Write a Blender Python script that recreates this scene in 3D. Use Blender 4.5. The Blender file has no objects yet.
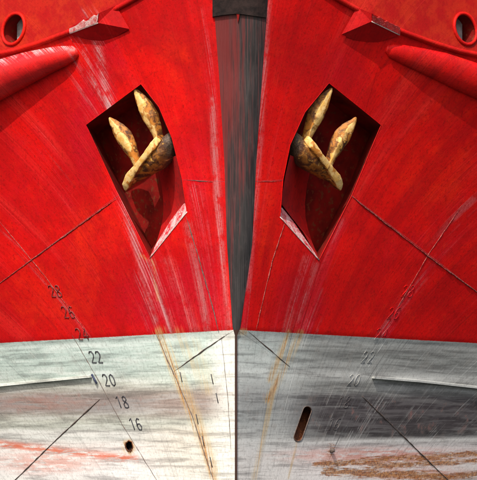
import bpy, bmesh, math, random
import numpy as np
from mathutils import Vector, noise
from mathutils.geometry import intersect_line_line_2d

random.seed(7)
scene = bpy.context.scene
COL = scene.collection

# ------------------------------------------------------------------ camera
# one pixel of the 477 px wide photograph is 1 cm at the stem, 18 m away
CAMD, ZC, CX, HOR, FPX = 18.0, 0.80, 236.0, 425.0, 1800.0
cam = bpy.data.cameras.new('camera')
cam.sensor_fit = 'HORIZONTAL'
cam.sensor_width = 36.0
cam.lens = 36.0 * FPX / 477.0
cam.shift_x = (238.5 - CX) / 477.0
cam.shift_y = (HOR - 240.0) / 477.0
cam.clip_end = 9000.0
cam_o = bpy.data.objects.new('camera', cam)
cam_o.location = (0, -CAMD, ZC)
cam_o.rotation_euler = (math.radians(90), 0, 0)
COL.objects.link(cam_o)
scene.camera = cam_o

# ------------------------------------------------------------------ sky, sun, exposure
SUN_DIR = Vector((-0.19, -0.71, 0.68)).normalized()      # towards the sun
elev = math.asin(SUN_DIR.z)
azim = math.atan2(SUN_DIR.x, SUN_DIR.y)                  # from +Y, clockwise
world = bpy.data.worlds.new('World')
scene.world = world
world.use_nodes = True
wn = world.node_tree
for n in list(wn.nodes):
    wn.nodes.remove(n)
sky = wn.nodes.new('ShaderNodeTexSky')
sky.sky_type = 'NISHITA'
sky.sun_disc = False
sky.sun_elevation = elev
sky.sun_rotation = azim
sky.air_density = 1.0
sky.dust_density = 5.0
sky.ozone_density = 0.5
bg = wn.nodes.new('ShaderNodeBackground')
bg.inputs['Strength'].default_value = 0.15
wo = wn.nodes.new('ShaderNodeOutputWorld')
wn.links.new(sky.outputs[0], bg.inputs[0])
wn.links.new(bg.outputs[0], wo.inputs[0])

sl = bpy.data.lights.new('sun', 'SUN')
sl.energy = 3.4
sl.angle = math.radians(0.5)
sl.color = (1.0, 0.95, 0.86)
so = bpy.data.objects.new('sun', sl)
so.rotation_euler = SUN_DIR.to_track_quat('Z', 'Y').to_euler()
so.location = (-20, -40, 40)
COL.objects.link(so)

scene.view_settings.view_transform = 'Standard'
scene.view_settings.look = 'None'
scene.view_settings.exposure = 0.38
scene.view_settings.gamma = 1.0
scene.view_settings.use_curve_mapping = False

# ------------------------------------------------------------------ hull form: y as a function of x and z
ZPAINT = 1.75
KN_X = np.array([0.0, 5.0])
KN_Z = np.array([20.0, 20.0])      # filled in below, once the flared side is known


def lerp_tab(v, xs, ys):
    return np.interp(v, xs, ys)


def wl(z):   # half width of the stem plate, left of the centreline
    return lerp_tab(z, [-1, 1.70, 1.78, 2.6, 3.4, 4.2, 5.0, 6.6], [.012, .012, .035, .09, .115, .165, .225, .30])


def wr(z):
    return lerp_tab(z, [-1, 1.70, 1.78, 2.6, 3.4, 4.2, 5.0, 6.6], [.012, .012, .045, .16, .20, .255, .315, .38])


def zknuckle(ax):
    return lerp_tab(ax, KN_X, KN_Z)


def hull_y(x, z):
    x = np.asarray(x, float)
    z0 = np.asarray(z, float)
    ax = np.abs(x)
    zk = zknuckle(ax)
    z = np.minimum(z0, zk)
    over = z0 - z
    w = np.where(x < 0, wl(z), wr(z))
    ws = .5 * (wl(z) + wr(z))
    ys = -0.16 * (z - ZPAINT) - 0.018 * np.maximum(z - ZPAINT, 0) ** 2
    s = 1.16 - 0.095 * (z - 0.8)
    d = np.maximum(ax - .6 * ws, 0)
    side = s * (np.sqrt(d * d + (.5 * ws) ** 2) - .5 * ws)
    side = side - 0.018 * np.maximum(d - 1.0, 0) ** 2
    return ys + side + 0.015 * over


_kn = []
for _px, _py in [(176, -26), (133, 0), (100, 18), (70, 32), (40, 43), (14, 51), (-30, 60), (-90, 70)]:
    _y = 0.0
    for _ in range(40):
        _k = (CAMD + _y) / FPX
        _x, _z = (CX - _px) * _k, ZC + (HOR - _py) * _k
        _y = float(hull_y(_x, _z))
    _kn.append((_x, _z))
_kn = [(0.0, _kn[0][1] + .42)] + _kn + [(5.0, _kn[-1][1] + .10)]
KN_X = np.array([p[0] for p in _kn])
KN_Z = np.array([p[1] for p in _kn])


def dent(x, z):
    v = Vector((x * 1.7 + 3.1, z * 1.7, 0.0))
    a = noise.noise(v) * 0.009 + 0.0022 * math.sin((abs(x) - .33 * z) * 2 * math.pi / .52) * (.4 + .6 * noise.noise(Vector((x * .8, z * .8, 3.3))))
    b = noise.noise(Vector((x * 5.3, z * 4.1, 7.7))) * 0.0022
    return a + b


def unproj(px, py, off=0.0):
    """world point where the line of sight of photo pixel (px, py) meets the hull moved back by off"""
    y = 0.0
    for _ in range(40):
        k = (CAMD + y) / FPX
        x = (px - CX) * k
        z = ZC + (HOR - py) * k
        y = float(hull_y(x, z)) + off
    return Vector((x, y, z))


def xz(px, py):
    p = unproj(px, py)
    return (p.x, p.z)


def hull_p(x, z, off=0.0):
    return Vector((x, float(hull_y(x, z)) + dent(x, z) + off, z))


def hull_n(x, z):
    e = .01
    gx = (float(hull_y(x + e, z)) - float(hull_y(x - e, z))) / (2 * e)
    gz = (float(hull_y(x, z + e)) - float(hull_y(x, z - e))) / (2 * e)
    return Vector((gx, -1, gz)).normalized()     # outward


# ------------------------------------------------------------------ paint condition, per point of the hull
def smooth(t):
    t = np.clip(t, 0, 1)
    return t * t * (3 - 2 * t)


def seg_mask(px, py, pts, wid):
    """soft mask round a photo-space polyline (pts: x, y, half width factor)"""
    best = np.full(px.shape, 1e9)
    for (a, b) in zip(pts[:-1], pts[1:]):
        ax_, ay_ = a[:2]
        bx_, by_ = b[:2]
        dx, dy = bx_ - ax_, by_ - ay_
        t = np.clip(((px - ax_) * dx + (py - ay_) * dy) / (dx * dx + dy * dy), 0, 1)
        dd = np.hypot(px - ax_ - t * dx, py - ay_ - t * dy)
        best = np.minimum(best, dd)
    return smooth(1 - best / wid)


def blob(px, py, cx, cy, rx, ry):
    return smooth(1.25 - np.hypot((px - cx) / rx, (py - cy) / ry))


L_ROWS = [300, 330, 345, 370, 380, 388, 396, 408, 416, 422, 428, 434, 440, 447, 454, 466, 480, 520]
L_TONE = [(.52, .60, .57), (.50, .60, .57), (.42, .52, .49), (.38, .46, .43), (.46, .48, .43), (.33, .31, .28), (.27, .225, .21),
          (.29, .25, .235), (.36, .36, .32), (.48, .50, .45), (.36, .38, .34), (.66, .66, .64), (.52, .53, .51), (.66, .61, .59),
          (.74, .68, .66), (.76, .73, .72), (.76, .74, .74), (.5, .5, .45)]
R_ROWS = [300, 330, 338, 352, 366, 372, 379, 388, 393, 404, 412, 418, 428, 434, 438, 442, 447, 452, 464, 480, 520]
R_TONE = [(.42, .43, .42), (.42, .44, .43), (.25, .26, .255), (.20, .21, .205), (.30, .31, .305), (.50, .51, .50), (.20, .205, .20),
          (.24, .245, .24), (.085, .078, .082), (.052, .043, .048), (.085, .075, .08), (.05, .042, .046), (.07, .06, .064), (.05, .044, .046),
          (.07, .064, .066), (.62, .61, .60), (.50, .47, .47), (.74, .67, .67), (.80, .72, .71), (.80, .75, .74), (.4, .4, .4)]


def condition(x, y, z):
    """returns masks (wear, rust, grime and painted shade, red smear) and the tone of the boot top for points of the hull"""
    x = np.asarray(x, float); y = np.asarray(y, float); z = np.asarray(z, float)
    # measured in the same units as the survey sketch: cm at the stem
    k = (CAMD + hull_y(x, z)) / FPX
    px = CX + x / k
    py = HOR - (z - ZC) / k
    row = HOR - (z - ZC) * 100.0
    left = x < 0
    wear = np.full(x.shape, .10)
    # chafe from the anchor chains and old fenders, port of the photograph's left
    for pts, wid, amt in [([(88, 20), (104, 90), (128, 200), (160, 335)], 20, 1.0),
                          ([(140, 240), (170, 335)], 24, .8),
                          ([(196, 190), (206, 260), (222, 335)], 15, .75),
                          ([(205, 10), (214, 120), (226, 330)], 8, .55),
                          ([(0, 225), (90, 335)], 7, .45),
                          ([(40, 130), (70, 200)], 22, .25),
                          ([(78, 45), (95, 110)], 26, .6)]:
        wear = np.maximum(wear, amt * seg_mask(px, py, pts, wid) * left)
    for pts, wid, amt in [([(312, 255), (272, 360)], 20, .55),
                          ([(340, 225), (300, 345)], 16, .4),
                          ([(262, 0), (254, 200), (242, 330)], 10, .7),
                          ([(470, 200), (395, 320), (340, 460)], 20, .4),
                          ([(385, 330), (335, 460)], 22, .9),
                          ([(300, 330), (262, 470)], 34, 1.0)]:
        wear = np.maximum(wear, amt * seg_mask(px, py, pts, wid) * (~left))
    below = z < ZPAINT
    wear = np.maximum(wear, below * np.where(left, .24, .40))
    rust = np.zeros(x.shape)
    for pts, wid, amt in [([(156, 333), (190, 412), (215, 482)], 5.5, 1.0),
                          ([(160, 333), (192, 410), (214, 470)], 12, .7),
                          ([(178, 333), (208, 390)], 12, .45),
                          ([(195, 340), (212, 380)], 9, .35),
                          ([(140, 255), (153, 262), (158, 300)], 4, .4)]:
        rust = np.maximum(rust, amt * seg_mask(px, py, pts, wid) * left)
    rust = np.maximum(rust, 1.1 * blob(px, py, 128.5, 447, 8, 9) * left)
    for pts, wid, amt in [([(300, 333), (283, 372), (268, 400)], 7, .85),
                          ([(289, 333), (270, 380)], 6, .7),
                          ([(276, 380), (254, 478)], 5, .7),
                          ([(297, 438), (289, 478)], 3.5, .55),
                          ([(331, 446), (330, 454)], 7, .5),
                          ([(238, 332), (244, 332)], 6, .9)]:
        rust = np.maximum(rust, amt * seg_mask(px, py, pts, wid) * (~left))
    for pts, wid, amt in [([(316, 464), (345, 463), (400, 458), (520, 452)], 6, .9), ([(324, 471), (380, 474), (440, 476)], 8, 1.0),
                          ([(370, 466), (430, 463), (477, 460)], 6, .9), ([(440, 478), (520, 470)], 6, .8)]:
        rust = np.maximum(rust, amt * seg_mask(px, py, pts, wid) * (~left))
    grime_shade = np.zeros(x.shape)
    grime_shade = np.maximum(grime_shade, .7 * blob(px, py, 60, 403, 130, 15) * left)
    grime_shade = np.maximum(grime_shade, .35 * blob(px, py, 190, 402, 60, 20) * left)
    grime_shade = np.maximum(grime_shade, .9 * blob(px, py, 400, 415, 130, 22) * (~left))
    grime_shade = np.maximum(grime_shade, .4 * blob(px, py, 255, 400, 30, 26) * (~left))
    up_ = ~below
    smear_highlight = np.zeros(x.shape)
    for pts, wid, amt in [([(96, 38), (108, 100), (121, 172)], 6, .95), ([(118, 180), (150, 300), (160, 335)], 5, .8),
                          ([(150, 262), (172, 335)], 6, .7), ([(212, 100), (217, 200), (229, 330)], 4.5, .6),
                          ([(187, 225), (208, 330)], 6, .5), ([(168, 262), (196, 335)], 9, .30), ([(84, 50), (101, 100)], 3, .5)]:
        smear_highlight = np.maximum(smear_highlight, amt * seg_mask(px, py, pts, wid) * left * up_)
    for pts, wid, amt in [([(268, 0), (257, 180), (247, 290)], 5, .5), ([(316, 265), (292, 335)], 5, .35), ([(306, 258), (284, 335)], 5, .35)]:
        smear_highlight = np.maximum(smear_highlight, amt * seg_mask(px, py, pts, wid) * (~left) * up_)
    # shading of the hull form painted as darker red by the stem; darker patches follow
    edge_l = np.interp(py, [-60, 40, 62, 120, 210, 260], [100, 128, 166, 196, 210, 222])
    grime_shade = np.maximum(grime_shade, .55 * smooth((px - edge_l) / 10) * left * up_ * smooth((250 - py) / 40))
    grime_shade = np.maximum(grime_shade, .45 * blob(px, py, 200, 230, 26, 60) * left * up_)
    grime_shade = np.maximum(grime_shade, .40 * blob(px, py, 300, 40, 60, 60) * (~left) * up_)
    grime_shade = np.maximum(grime_shade, .35 * blob(px, py, 310, 295, 70, 50) * (~left) * up_)
    grime_shade = np.maximum(grime_shade, .35 * blob(px, py, 90, 290, 60, 60) * left * up_)
    smear_highlight = np.maximum(smear_highlight, .95 * seg_mask(px, py, [(-60, 441), (0, 444), (60, 451), (135, 459)], 6.5) * left)
    smear_highlight = np.maximum(smear_highlight, .5 * blob(px, py, 45, 462, 60, 14) * left)
    smear_highlight = np.maximum(smear_highlight, .16 * blob(px, py, 40, 402, 60, 10) * left)
    smear_highlight = np.maximum(smear_highlight, .6 * blob(px, py, 380, 456, 110, 10) * (~left))
    smear_highlight = np.maximum(smear_highlight, .5 * blob(px, py, 420, 474, 70, 9) * (~left))
    tone = np.zeros(x.shape + (3,))
    for c in range(3):
        tl = np.interp(row, L_ROWS, [t[c] for t in L_TONE])
        tr = np.interp(row, R_ROWS, [t[c] for t in R_TONE])
        # towards the stem the fouling fades into cream paint
        near = smooth((1.25 - np.abs(x)) / .8)
        vnear = smooth((.34 - np.abs(x)) / .25)
        cream = np.interp(row, [330, 380, 392, 402, 414, 422, 432, 480], [(.50, .52, .36, .34, .40, .52, .66, .72)[q] if c == 0 else ((.61, .60, .30, .26, .35, .54, .62, .69)[q] if c == 1 else (.57, .54, .26, .23, .31, .48, .54, .63)[q]) for q in range(8)])
        pale = np.interp(row, [330, 345, 372, 395, 420, 440, 480], [(.50, .44, .60, .40, .44, .60, .70)[q] if c == 0 else ((.56, .50, .65, .42, .47, .61, .68)[q] if c == 1 else (.55, .49, .64, .42, .47, .60, .66)[q]) for q in range(7)])
        tl = tl + (cream - tl) * near
        nr = smooth((.98 - np.abs(x)) / .7)
        tr = tr + (pale - tr) * nr * .8
        tl = tl + ((.80, .79, .74)[c] - tl) * vnear * .85
        tone[..., c] = np.where(left, tl, tr)
    coat_shade = np.full(x.shape, .5)  # paint patches; the dark one by the upper stem adds painted shade
    for lf, cx_, cy_, rx_, ry_, am in [(1, 60, 300, 80, 50, .16), (1, 20, 190, 50, 60, -.12), (1, 85, 130, 30, 70, -.30), (1, 95, 240, 40, 50, .15),
                                       (1, 150, 300, 60, 45, -.35), (1, 200, 290, 30, 60, -.35), (1, 180, 60, 40, 50, .12), (1, 195, 160, 22, 70, -.18),
                                       (1, 30, 30, 40, 40, .15), (1, 110, 70, 24, 40, -.2),
                                       (0, 430, 90, 60, 45, .12), (0, 300, 300, 50, 45, -.25), (0, 400, 230, 80, 60, -.10), (0, 285, 60, 30, 80, .05),
                                       (0, 430, 180, 50, 50, .2), (0, 265, 250, 18, 90, .18), (0, 350, 290, 30, 50, .10), (0, 345, 70, 30, 30, -.22)]:
        coat_shade = coat_shade + am * blob(px, py, cx_, cy_, rx_, ry_) * (left if lf else ~left)
    return np.stack([wear, rust, grime_shade, smear_highlight], -1), tone, np.clip(coat_shade, 0, 1)


# ------------------------------------------------------------------ node helpers
class NT:
    def __init__(self, name):
        self.m = bpy.data.materials.new(name)
        self.m.use_nodes = True
        self.t = self.m.node_tree
        for n in list(self.t.nodes):
            self.t.nodes.remove(n)
        self.out = self.t.nodes.new('ShaderNodeOutputMaterial')
        self.bsdf = self.t.nodes.new('ShaderNodeBsdfPrincipled')
        self.t.links.new(self.bsdf.outputs[0], self.out.inputs[0])

    def put(self, sock, v):
        if hasattr(v, 'is_output'):
            self.t.links.new(v, sock)
        elif isinstance(v, (tuple, list)) and len(v) == 3 and sock.type == 'RGBA':
            sock.default_value = (*v, 1)
        else:
            sock.default_value = v

    def math(self, op, a, b=0.0, c=None, clamp=False):
        n = self.t.nodes.new('ShaderNodeMath')
        n.operation = op
        n.use_clamp = clamp
        self.put(n.inputs[0], a)
        self.put(n.inputs[1], b)
        if c is not None:
            self.put(n.inputs[2], c)
        return n.outputs[0]

    def ramp(self, v, lo, hi, a=0.0, b=1.0):
        n = self.t.nodes.new('ShaderNodeMapRange')
        n.interpolation_type = 'SMOOTHSTEP'
        self.put(n.inputs['Value'], v)
        self.put(n.inputs['From Min'], lo)
        self.put(n.inputs['From Max'], hi)
        n.inputs['To Min'].default_value = a
        n.inputs['To Max'].default_value = b
        return n.outputs[0]

    def mix(self, f, a, b, blend='MIX'):
        n = self.t.nodes.new('ShaderNodeMix')
        n.data_type = 'RGBA'
        n.blend_type = blend
        self.put(n.inputs[0], f)
        self.put(n.inputs[6], a)
        self.put(n.inputs[7], b)
        return n.outputs[2]

    def noise(self, vec, scale, detail=4, rough=.55, dist=0.0):
        n = self.t.nodes.new('ShaderNodeTexNoise')
        n.inputs['Scale'].default_value = scale
        n.inputs['Detail'].default_value = detail
        n.inputs['Roughness'].default_value = rough
        n.inputs['Distortion'].default_value = dist
        self.put(n.inputs['Vector'], vec)
        return n.outputs[0]

    def comb(self, x, y, z):
        n = self.t.nodes.new('ShaderNodeCombineXYZ')
        for i, v in enumerate((x, y, z)):
            self.put(n.inputs[i], v)
        return n.outputs[0]

    def attr(self, name):
        n = self.t.nodes.new('ShaderNodeAttribute')
        n.attribute_name = name
        return n

    def sep(self, col):
        n = self.t.nodes.new('ShaderNodeSeparateColor')
        self.put(n.inputs[0], col)
        return n.outputs

    def bump(self, h, strength, dist=.01):
        n = self.t.nodes.new('ShaderNodeBump')
        n.inputs['Strength'].default_value = strength
        n.inputs['Distance'].default_value = dist
        self.put(n.inputs['Height'], h)
        self.t.links.new(n.outputs[0], self.bsdf.inputs['Normal'])

    def coords(self):
        tc = self.t.nodes.new('ShaderNodeTexCoord')
        s = self.t.nodes.new('ShaderNodeSeparateXYZ')
        self.t.links.new(tc.outputs['Object'], s.inputs[0])
        return tc.outputs['Object'], s.outputs[0], s.outputs[1], s.outputs[2]

    def done(self, col, rough=.6, spec=.3, metal=0.0):
        self.put(self.bsdf.inputs['Base Color'], col)
        self.put(self.bsdf.inputs['Roughness'], rough)
        self.bsdf.inputs['Specular IOR Level'].default_value = spec
        self.put(self.bsdf.inputs['Metallic'], metal)
        return self.m


RED_A = (.64, .0045, .003)
RED_B = (.47, .003, .004)
RED_ORANGE = (.70, .028, .004)
CRIMSON = (.46, .004, .022)
RUST = (.30, .115, .022)
RUST_DARK = (.085, .026, .010)


def hull_material():
    k = NT('hull_paint')
    P, X, Y, Z = k.coords()
    ax = k.math('ABSOLUTE', X)
    u = k.math('SUBTRACT', k.math('LOGARITHM', k.math('ADD', ax, .12), math.e), k.math('MULTIPLY', Z, .40))
    sg = k.math('MULTIPLY', k.math('SIGN', X), 13.7)
    fine = k.comb(k.math('MULTIPLY', u, 150.0), sg, k.math('MULTIPLY', Z, 1.1))
    mid = k.comb(k.math('MULTIPLY', u, 38.0), sg, k.math('MULTIPLY', Z, .8))
    wide = k.comb(k.math('MULTIPLY', u, 7.0), sg, k.math('MULTIPLY', Z, .45))
    n_f = k.noise(fine, 1.0, 3, .6)
    n_m = k.noise(mid, 1.0, 4, .6)
    n_w = k.noise(wide, 1.0, 3, .5)
    hor = k.comb(k.math('MULTIPLY', X, 1.1), Y, k.math('MULTIPLY', Z, 17.0))
    n_h = k.noise(hor, 1.0, 5, .62, .3)
    n_big = k.noise(P, 1.3, 5, .6)
    n_med = k.noise(P, 7.0, 5, .62)
    n_tiny = k.noise(P, 60.0, 3, .6)
    n_vt = k.noise(P, 190.0, 2, .6)
    at = k.attr('cond')
    wear, rust, grime_shade = k.sep(at.outputs['Color'])[:3]
    smear_highlight = at.outputs['Alpha']  # also holds the painted highlight of the left bulge
    tone = k.attr('tone').outputs['Color']
    spk = k.noise(P, 34.0, 6, .75)
    # red topsides: several coats, touched up in patches, plus shade painted by the upper stem
    coat_shade = k.math('ADD', k.attr('coat_shade').outputs['Fac'], k.math('MULTIPLY', k.math('SUBTRACT', k.noise(P, 2.6, 8, .74, .4), .5), .75))
    red = k.mix(k.ramp(n_big, .40, .62), RED_A, RED_B)
    red = k.mix(k.ramp(coat_shade, .48, .10, 0, .9), red, (.43, .003, .012))
    red = k.mix(k.ramp(coat_shade, .52, .92), red, (.74, .022, .004))
    red = k.mix(k.ramp(n_med, .54, .80, 0, .32), red, RED_ORANGE)
    red = k.mix(k.math('MULTIPLY', k.ramp(n_w, .50, .70), k.ramp(wear, .05, .5, .18, .8)), red, CRIMSON)
    red = k.mix(k.ramp(n_m, .54, .76, 0, .55), red, (.30, .003, .004))
    red = k.mix(k.ramp(k.noise(P, 3.1, 6, .7, .6), .52, .72, 0, .45), red, (.30, .003, .002))
    red = k.mix(k.ramp(n_tiny, .58, .80, 0, .30), red, (.27, .006, .004))
    # bulwark sprayed in a fresher orange red
    bul = k.attr('bulwark').outputs['Fac']
    red = k.mix(k.math('MULTIPLY', bul, .85), red, k.mix(k.ramp(n_med, .38, .62), (.33, .018, .005), (.26, .005, .004)))
    red = k.mix(k.ramp(n_w, .47, .30, 0, .45), red, (.33, .002, .004))
    red = k.mix(k.ramp(n_w, .56, .72, 0, .30), red, (.76, .030, .016))
    # darker coats, dirt, and shade painted by the stem and on the boxes; everywhere a fine tooth of streaks and specks
    red = k.mix(k.math('MULTIPLY', grime_shade, k.ramp(n_med, .25, .65, .35, .85)), red, (.30, .003, .005))
    red = k.mix(k.math('MULTIPLY', k.ramp(n_f, .50, .30, 0, .42), k.ramp(n_w, .42, .62, .15, 1)), red, (.22, .003, .003))
    red = k.mix(k.math('MULTIPLY', k.ramp(n_f, .56, .72, 0, .32), k.ramp(n_w, .42, .62, .1, 1)), red, (.74, .035, .035))
    red = k.mix(k.ramp(spk, .50, .34, 0, .62), red, (.22, .004, .003))
    red = k.mix(k.ramp(spk, .60, .74, 0, .45), red, (.74, .045, .020))
    # grey rubbed marks, plus the highlight painted on the left bulge crest
    rub_highlight = k.math('MULTIPLY', smear_highlight, k.ramp(k.math('ADD', k.math('ADD', k.math('MULTIPLY', n_m, .40), k.math('MULTIPLY', n_f, .30)), k.math('MULTIPLY', spk, .30)), .40, .58))
    rub_highlight = k.math('MULTIPLY', rub_highlight, k.math('MULTIPLY', k.ramp(n_med, .36, .52, .15, 1), k.ramp(n_vt, .34, .50, .45, 1)))
    red = k.mix(k.math('MULTIPLY', rub_highlight, .92), red, k.mix(k.ramp(n_f, .38, .62), (.16, .085, .095), (.55, .42, .43)))
    # boot top
    hb = k.math('SUBTRACT', n_h, .5)
    hz2 = k.noise(k.comb(k.math('MULTIPLY', X, 1.6), Y, k.math('MULTIPLY', Z, 48.0)), 1.0, 6, .72, .6)
    rgt = k.ramp(X, -.1, .2)
    wl_ = k.math('SUBTRACT', .50, k.math('MULTIPLY', rgt, .28))
    wt = k.mix(k.ramp(n_h, .47, .62, 0, .65), tone, k.mix(wl_, tone, (.80, .83, .82)))
    wt = k.mix(k.ramp(n_h, .50, .36, 0, .70), wt, k.mix(.60, tone, (.035, .030, .032)))
    calm = k.math('MULTIPLY', k.ramp(Z, 1.45, 1.22, .25, 1), k.ramp(X, -.6, .3, .75, 1))      # fouling lines are denser near the water
    wt = k.mix(k.math('MULTIPLY', k.ramp(hz2, .55, .66), k.math('MULTIPLY', calm, .6)), wt, k.mix(wl_, tone, (.85, .86, .85)))
    wt = k.mix(k.math('MULTIPLY', k.ramp(hz2, .46, .36), k.math('MULTIPLY', calm, .55)), wt, k.mix(.6, tone, (.03, .025, .028)))
    wt = k.mix(k.ramp(n_med, .50, .70, 0, .35), wt, k.mix(.5, tone, (.30, .27, .24)))
    wt = k.mix(k.ramp(n_m, .54, .74, 0, .35), wt, k.mix(.6, wt, (.16, .16, .16)))
    spw = spk
    wt = k.mix(k.ramp(spw, .52, .32, 0, .45), wt, k.mix(.75, wt, (.06, .055, .05)))
    wt = k.mix(k.math('MULTIPLY', k.math('MULTIPLY', k.math('MULTIPLY', k.ramp(n_f, .54, .68), k.ramp(n_med, .38, .58)), k.ramp(n_w, .42, .60, .2, 1.25)), k.math('MULTIPLY', wear, .65)), wt, (.74, .75, .74))
    wt = k.mix(k.math('MULTIPLY', k.math('MULTIPLY', k.ramp(n_f, .48, .32), k.ramp(n_w, .58, .40, .2, 1.1)), k.math('MULTIPLY', wear, .85)), wt, (.10, .10, .105))
    gm = k.math('MULTIPLY', grime_shade, k.ramp(n_h, .42, .62))
    wt = k.mix(k.math('MULTIPLY', gm, .75), wt, (.085, .072, .078))
    wt = k.mix(k.math('MULTIPLY', k.ramp(n_med, .58, .68), k.math('MULTIPLY', grime_shade, .45)), wt, (.30, .12, .11))
    sm = k.math('MULTIPLY', smear_highlight, k.ramp(k.noise(k.comb(k.math('MULTIPLY', X, 5.0), Y, k.math('MULTIPLY', Z, 30.0)), 1.0, 5, .7), .38, .54))
    wt = k.mix(k.math('MULTIPLY', sm, .9), wt, k.mix(n_med, (.62, .060, .010), (.55, .16, .06)))
    # border of the two paints, cut in by brush
    edge = k.math('ADD', Z, k.math('MULTIPLY', k.math('SUBTRACT', n_tiny, .5), .010))
    edge = k.math('ADD', edge, k.math('MULTIPLY', k.math('SUBTRACT', n_m, .5), .006))
    isred = k.ramp(edge, ZPAINT - .004, ZPAINT + .004)
    base = k.mix(isred, wt, red)
    # long scratches down the red
    sc1 = k.math('MULTIPLY', k.ramp(n_f, .52, .63), k.ramp(n_w, .38, .56, .3, 1))
    sc2 = k.ramp(n_m, .58, .70)
    brk = k.math('MULTIPLY', k.ramp(n_med, .34, .52), k.ramp(spk, .34, .56, .25, 1))
    sc = k.math('MULTIPLY', k.math('MULTIPLY', k.math('MAXIMUM', sc1, k.math('MULTIPLY', sc2, .7)), brk), k.ramp(wear, .06, .85))
    sc = k.math('MULTIPLY', sc, isred)
    base = k.mix(k.math('MULTIPLY', sc, .55, clamp=True), base, k.mix(k.ramp(n_m, .44, .64), (.60, .05, .085), (.56, .33, .36)))
    dk = k.math('MULTIPLY', k.ramp(n_f, .43, .33), k.ramp(wear, .2, .9))
    dk = k.math('MULTIPLY', dk, isred)
    base = k.mix(k.math('MULTIPLY', dk, .55), base, (.13, .025, .035))
    # chips
    chip = k.math('MULTIPLY', k.ramp(n_vt, .68, .74), k.ramp(n_med, .48, .64))
    base = k.mix(k.math('MULTIPLY', chip, k.ramp(wear, .05, .6, .12, .7)), base, (.45, .30, .28))
    # rust
    hz = k.noise(k.comb(k.math('MULTIPLY', X, 4.5), Y, k.math('MULTIPLY', Z, 36.0)), 1.0, 8, .78, 1.2)
    flat = k.math('MULTIPLY', k.ramp(Z, .72, .62), k.ramp(X, .55, .75))       # scum line rust lies level, the rest runs down
    rn = k.math('ADD', k.math('MULTIPLY', n_m, .5), k.math('MULTIPLY', n_med, .5))
    rn = k.math('ADD', k.math('MULTIPLY', rn, k.math('SUBTRACT', 1.0, flat)), k.math('MULTIPLY', hz, flat))
    rs = k.math('MULTIPLY', k.ramp(k.math('ADD', rn, k.math('MULTIPLY', rust, .20)), .55, .66), k.ramp(rust, .02, .35))
    rs = k.math('MULTIPLY', rs, flat)
    brown = k.mix(k.ramp(spk, .38, .62), (.16, .055, .020), k.mix(k.ramp(hz, .48, .60), (.58, .28, .08), (.42, .13, .030)))
    base = k.mix(k.math('MULTIPLY', rs, .88, clamp=True), base, brown)
    # runs: thin washes of yellow ochre, dense only where the mask is strongest
    rw = k.math('MULTIPLY', k.math('MULTIPLY', rust, k.ramp(k.math('ADD', k.math('MULTIPLY', n_f, .45), k.math('MULTIPLY', n_m, .55)), .34, .62)), k.math('SUBTRACT', 1.0, flat))
    ochre = k.mix(k.ramp(rw, .25, .75), (.62, .44, .17), k.mix(k.ramp(spk, .40, .60), (.20, .075, .022), (.50, .24, .055)))
    base = k.mix(k.math('MULTIPLY', k.ramp(rw, .03, .75), .85), base, ochre)
    h = k.math('ADD', k.math('MULTIPLY', n_f, .35), k.math('ADD', k.math('MULTIPLY', n_tiny, .5), k.math('MULTIPLY', n_med, 1.2)))
    k.bump(h, .35, .006)
    gl = k.attr('gloss').outputs['Fac']
    rough = k.math('SUBTRACT', k.math('ADD', .46, k.math('MULTIPLY', n_med, .28)), k.math('MULTIPLY', gl, .24))
    m = k.done(base, rough, .12)
    k.put(k.bsdf.inputs['Specular IOR Level'], k.math('ADD', .12, k.math('MULTIPLY', gl, .75)))
    return m


def stem_material():
    k = NT('worn_stem_steel')
    P, X, Y, Z = k.coords()
    v = k.comb(k.math('MULTIPLY', X, 75.0), 0.0, k.math('MULTIPLY', Z, 2.6))
    v2 = k.comb(k.math('MULTIPLY', X, 17.0), 0.0, k.math('MULTIPLY', Z, .8))
    n1 = k.noise(v, 1.0, 4, .65)
    n2 = k.noise(v2, 1.0, 4, .6)
    n3 = k.noise(k.comb(k.math('MULTIPLY', X, 16.0), 0.0, k.math('MULTIPLY', Z, 6.0)), 1.0, 7, .72)
    grey = k.mix(k.ramp(n1, .35, .68), (.012, .011, .012), k.mix(k.ramp(Z, 2.6, 4.4), (.032, .029, .031), (.046, .037, .038)))
    grey = k.mix(k.ramp(n3, .5, .75, 0, .5), grey, (.070, .055, .055))
    # red still showing, mostly on the photograph's left half and near the head
    lf = k.math('ADD', k.ramp(X, .24, -.22, -.12, .12), k.ramp(Z, 2.2, 4.2, -.08, .07))
    redm = k.ramp(k.math('ADD', k.math('ADD', k.math('MULTIPLY', n2, .65), k.math('MULTIPLY', n1, .35)), lf), .44, .68)
    base = k.mix(k.math('MULTIPLY', redm, .75), grey, (.155, .010, .010))
    base = k.mix(k.ramp(n1, .66, .76, 0, .5), base, (.17, .13, .13))
    low = k.ramp(Z, ZPAINT + .004, ZPAINT - .004)
    base = k.mix(low, base, k.mix(n3, (.014, .009, .008), (.05, .016, .010)))
    k.bump(k.math('ADD', k.math('MULTIPLY', n1, .5), n3), .35, .006)
    return k.done(base, .55, .35)


def plain(name, a, b, scale=14.0, rough=.6, metal=0.0, bump=.25, c=None, spec=.35):
    k = NT(name)
    P, X, Y, Z = k.coords()
    n = k.noise(P, scale, 5, .62)
    n2 = k.noise(P, scale * 5, 3, .6)
    col = k.mix(k.ramp(n, .35, .68), a, b)
    if c is not None:
        col = k.mix(k.ramp(n2, .56, .66), col, c)
    k.bump(k.math('ADD', n, n2), bump, .006)
    return k.done(col, k.math('ADD', rough - .08, k.math('MULTIPLY', n2, .2)), spec, metal)


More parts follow.
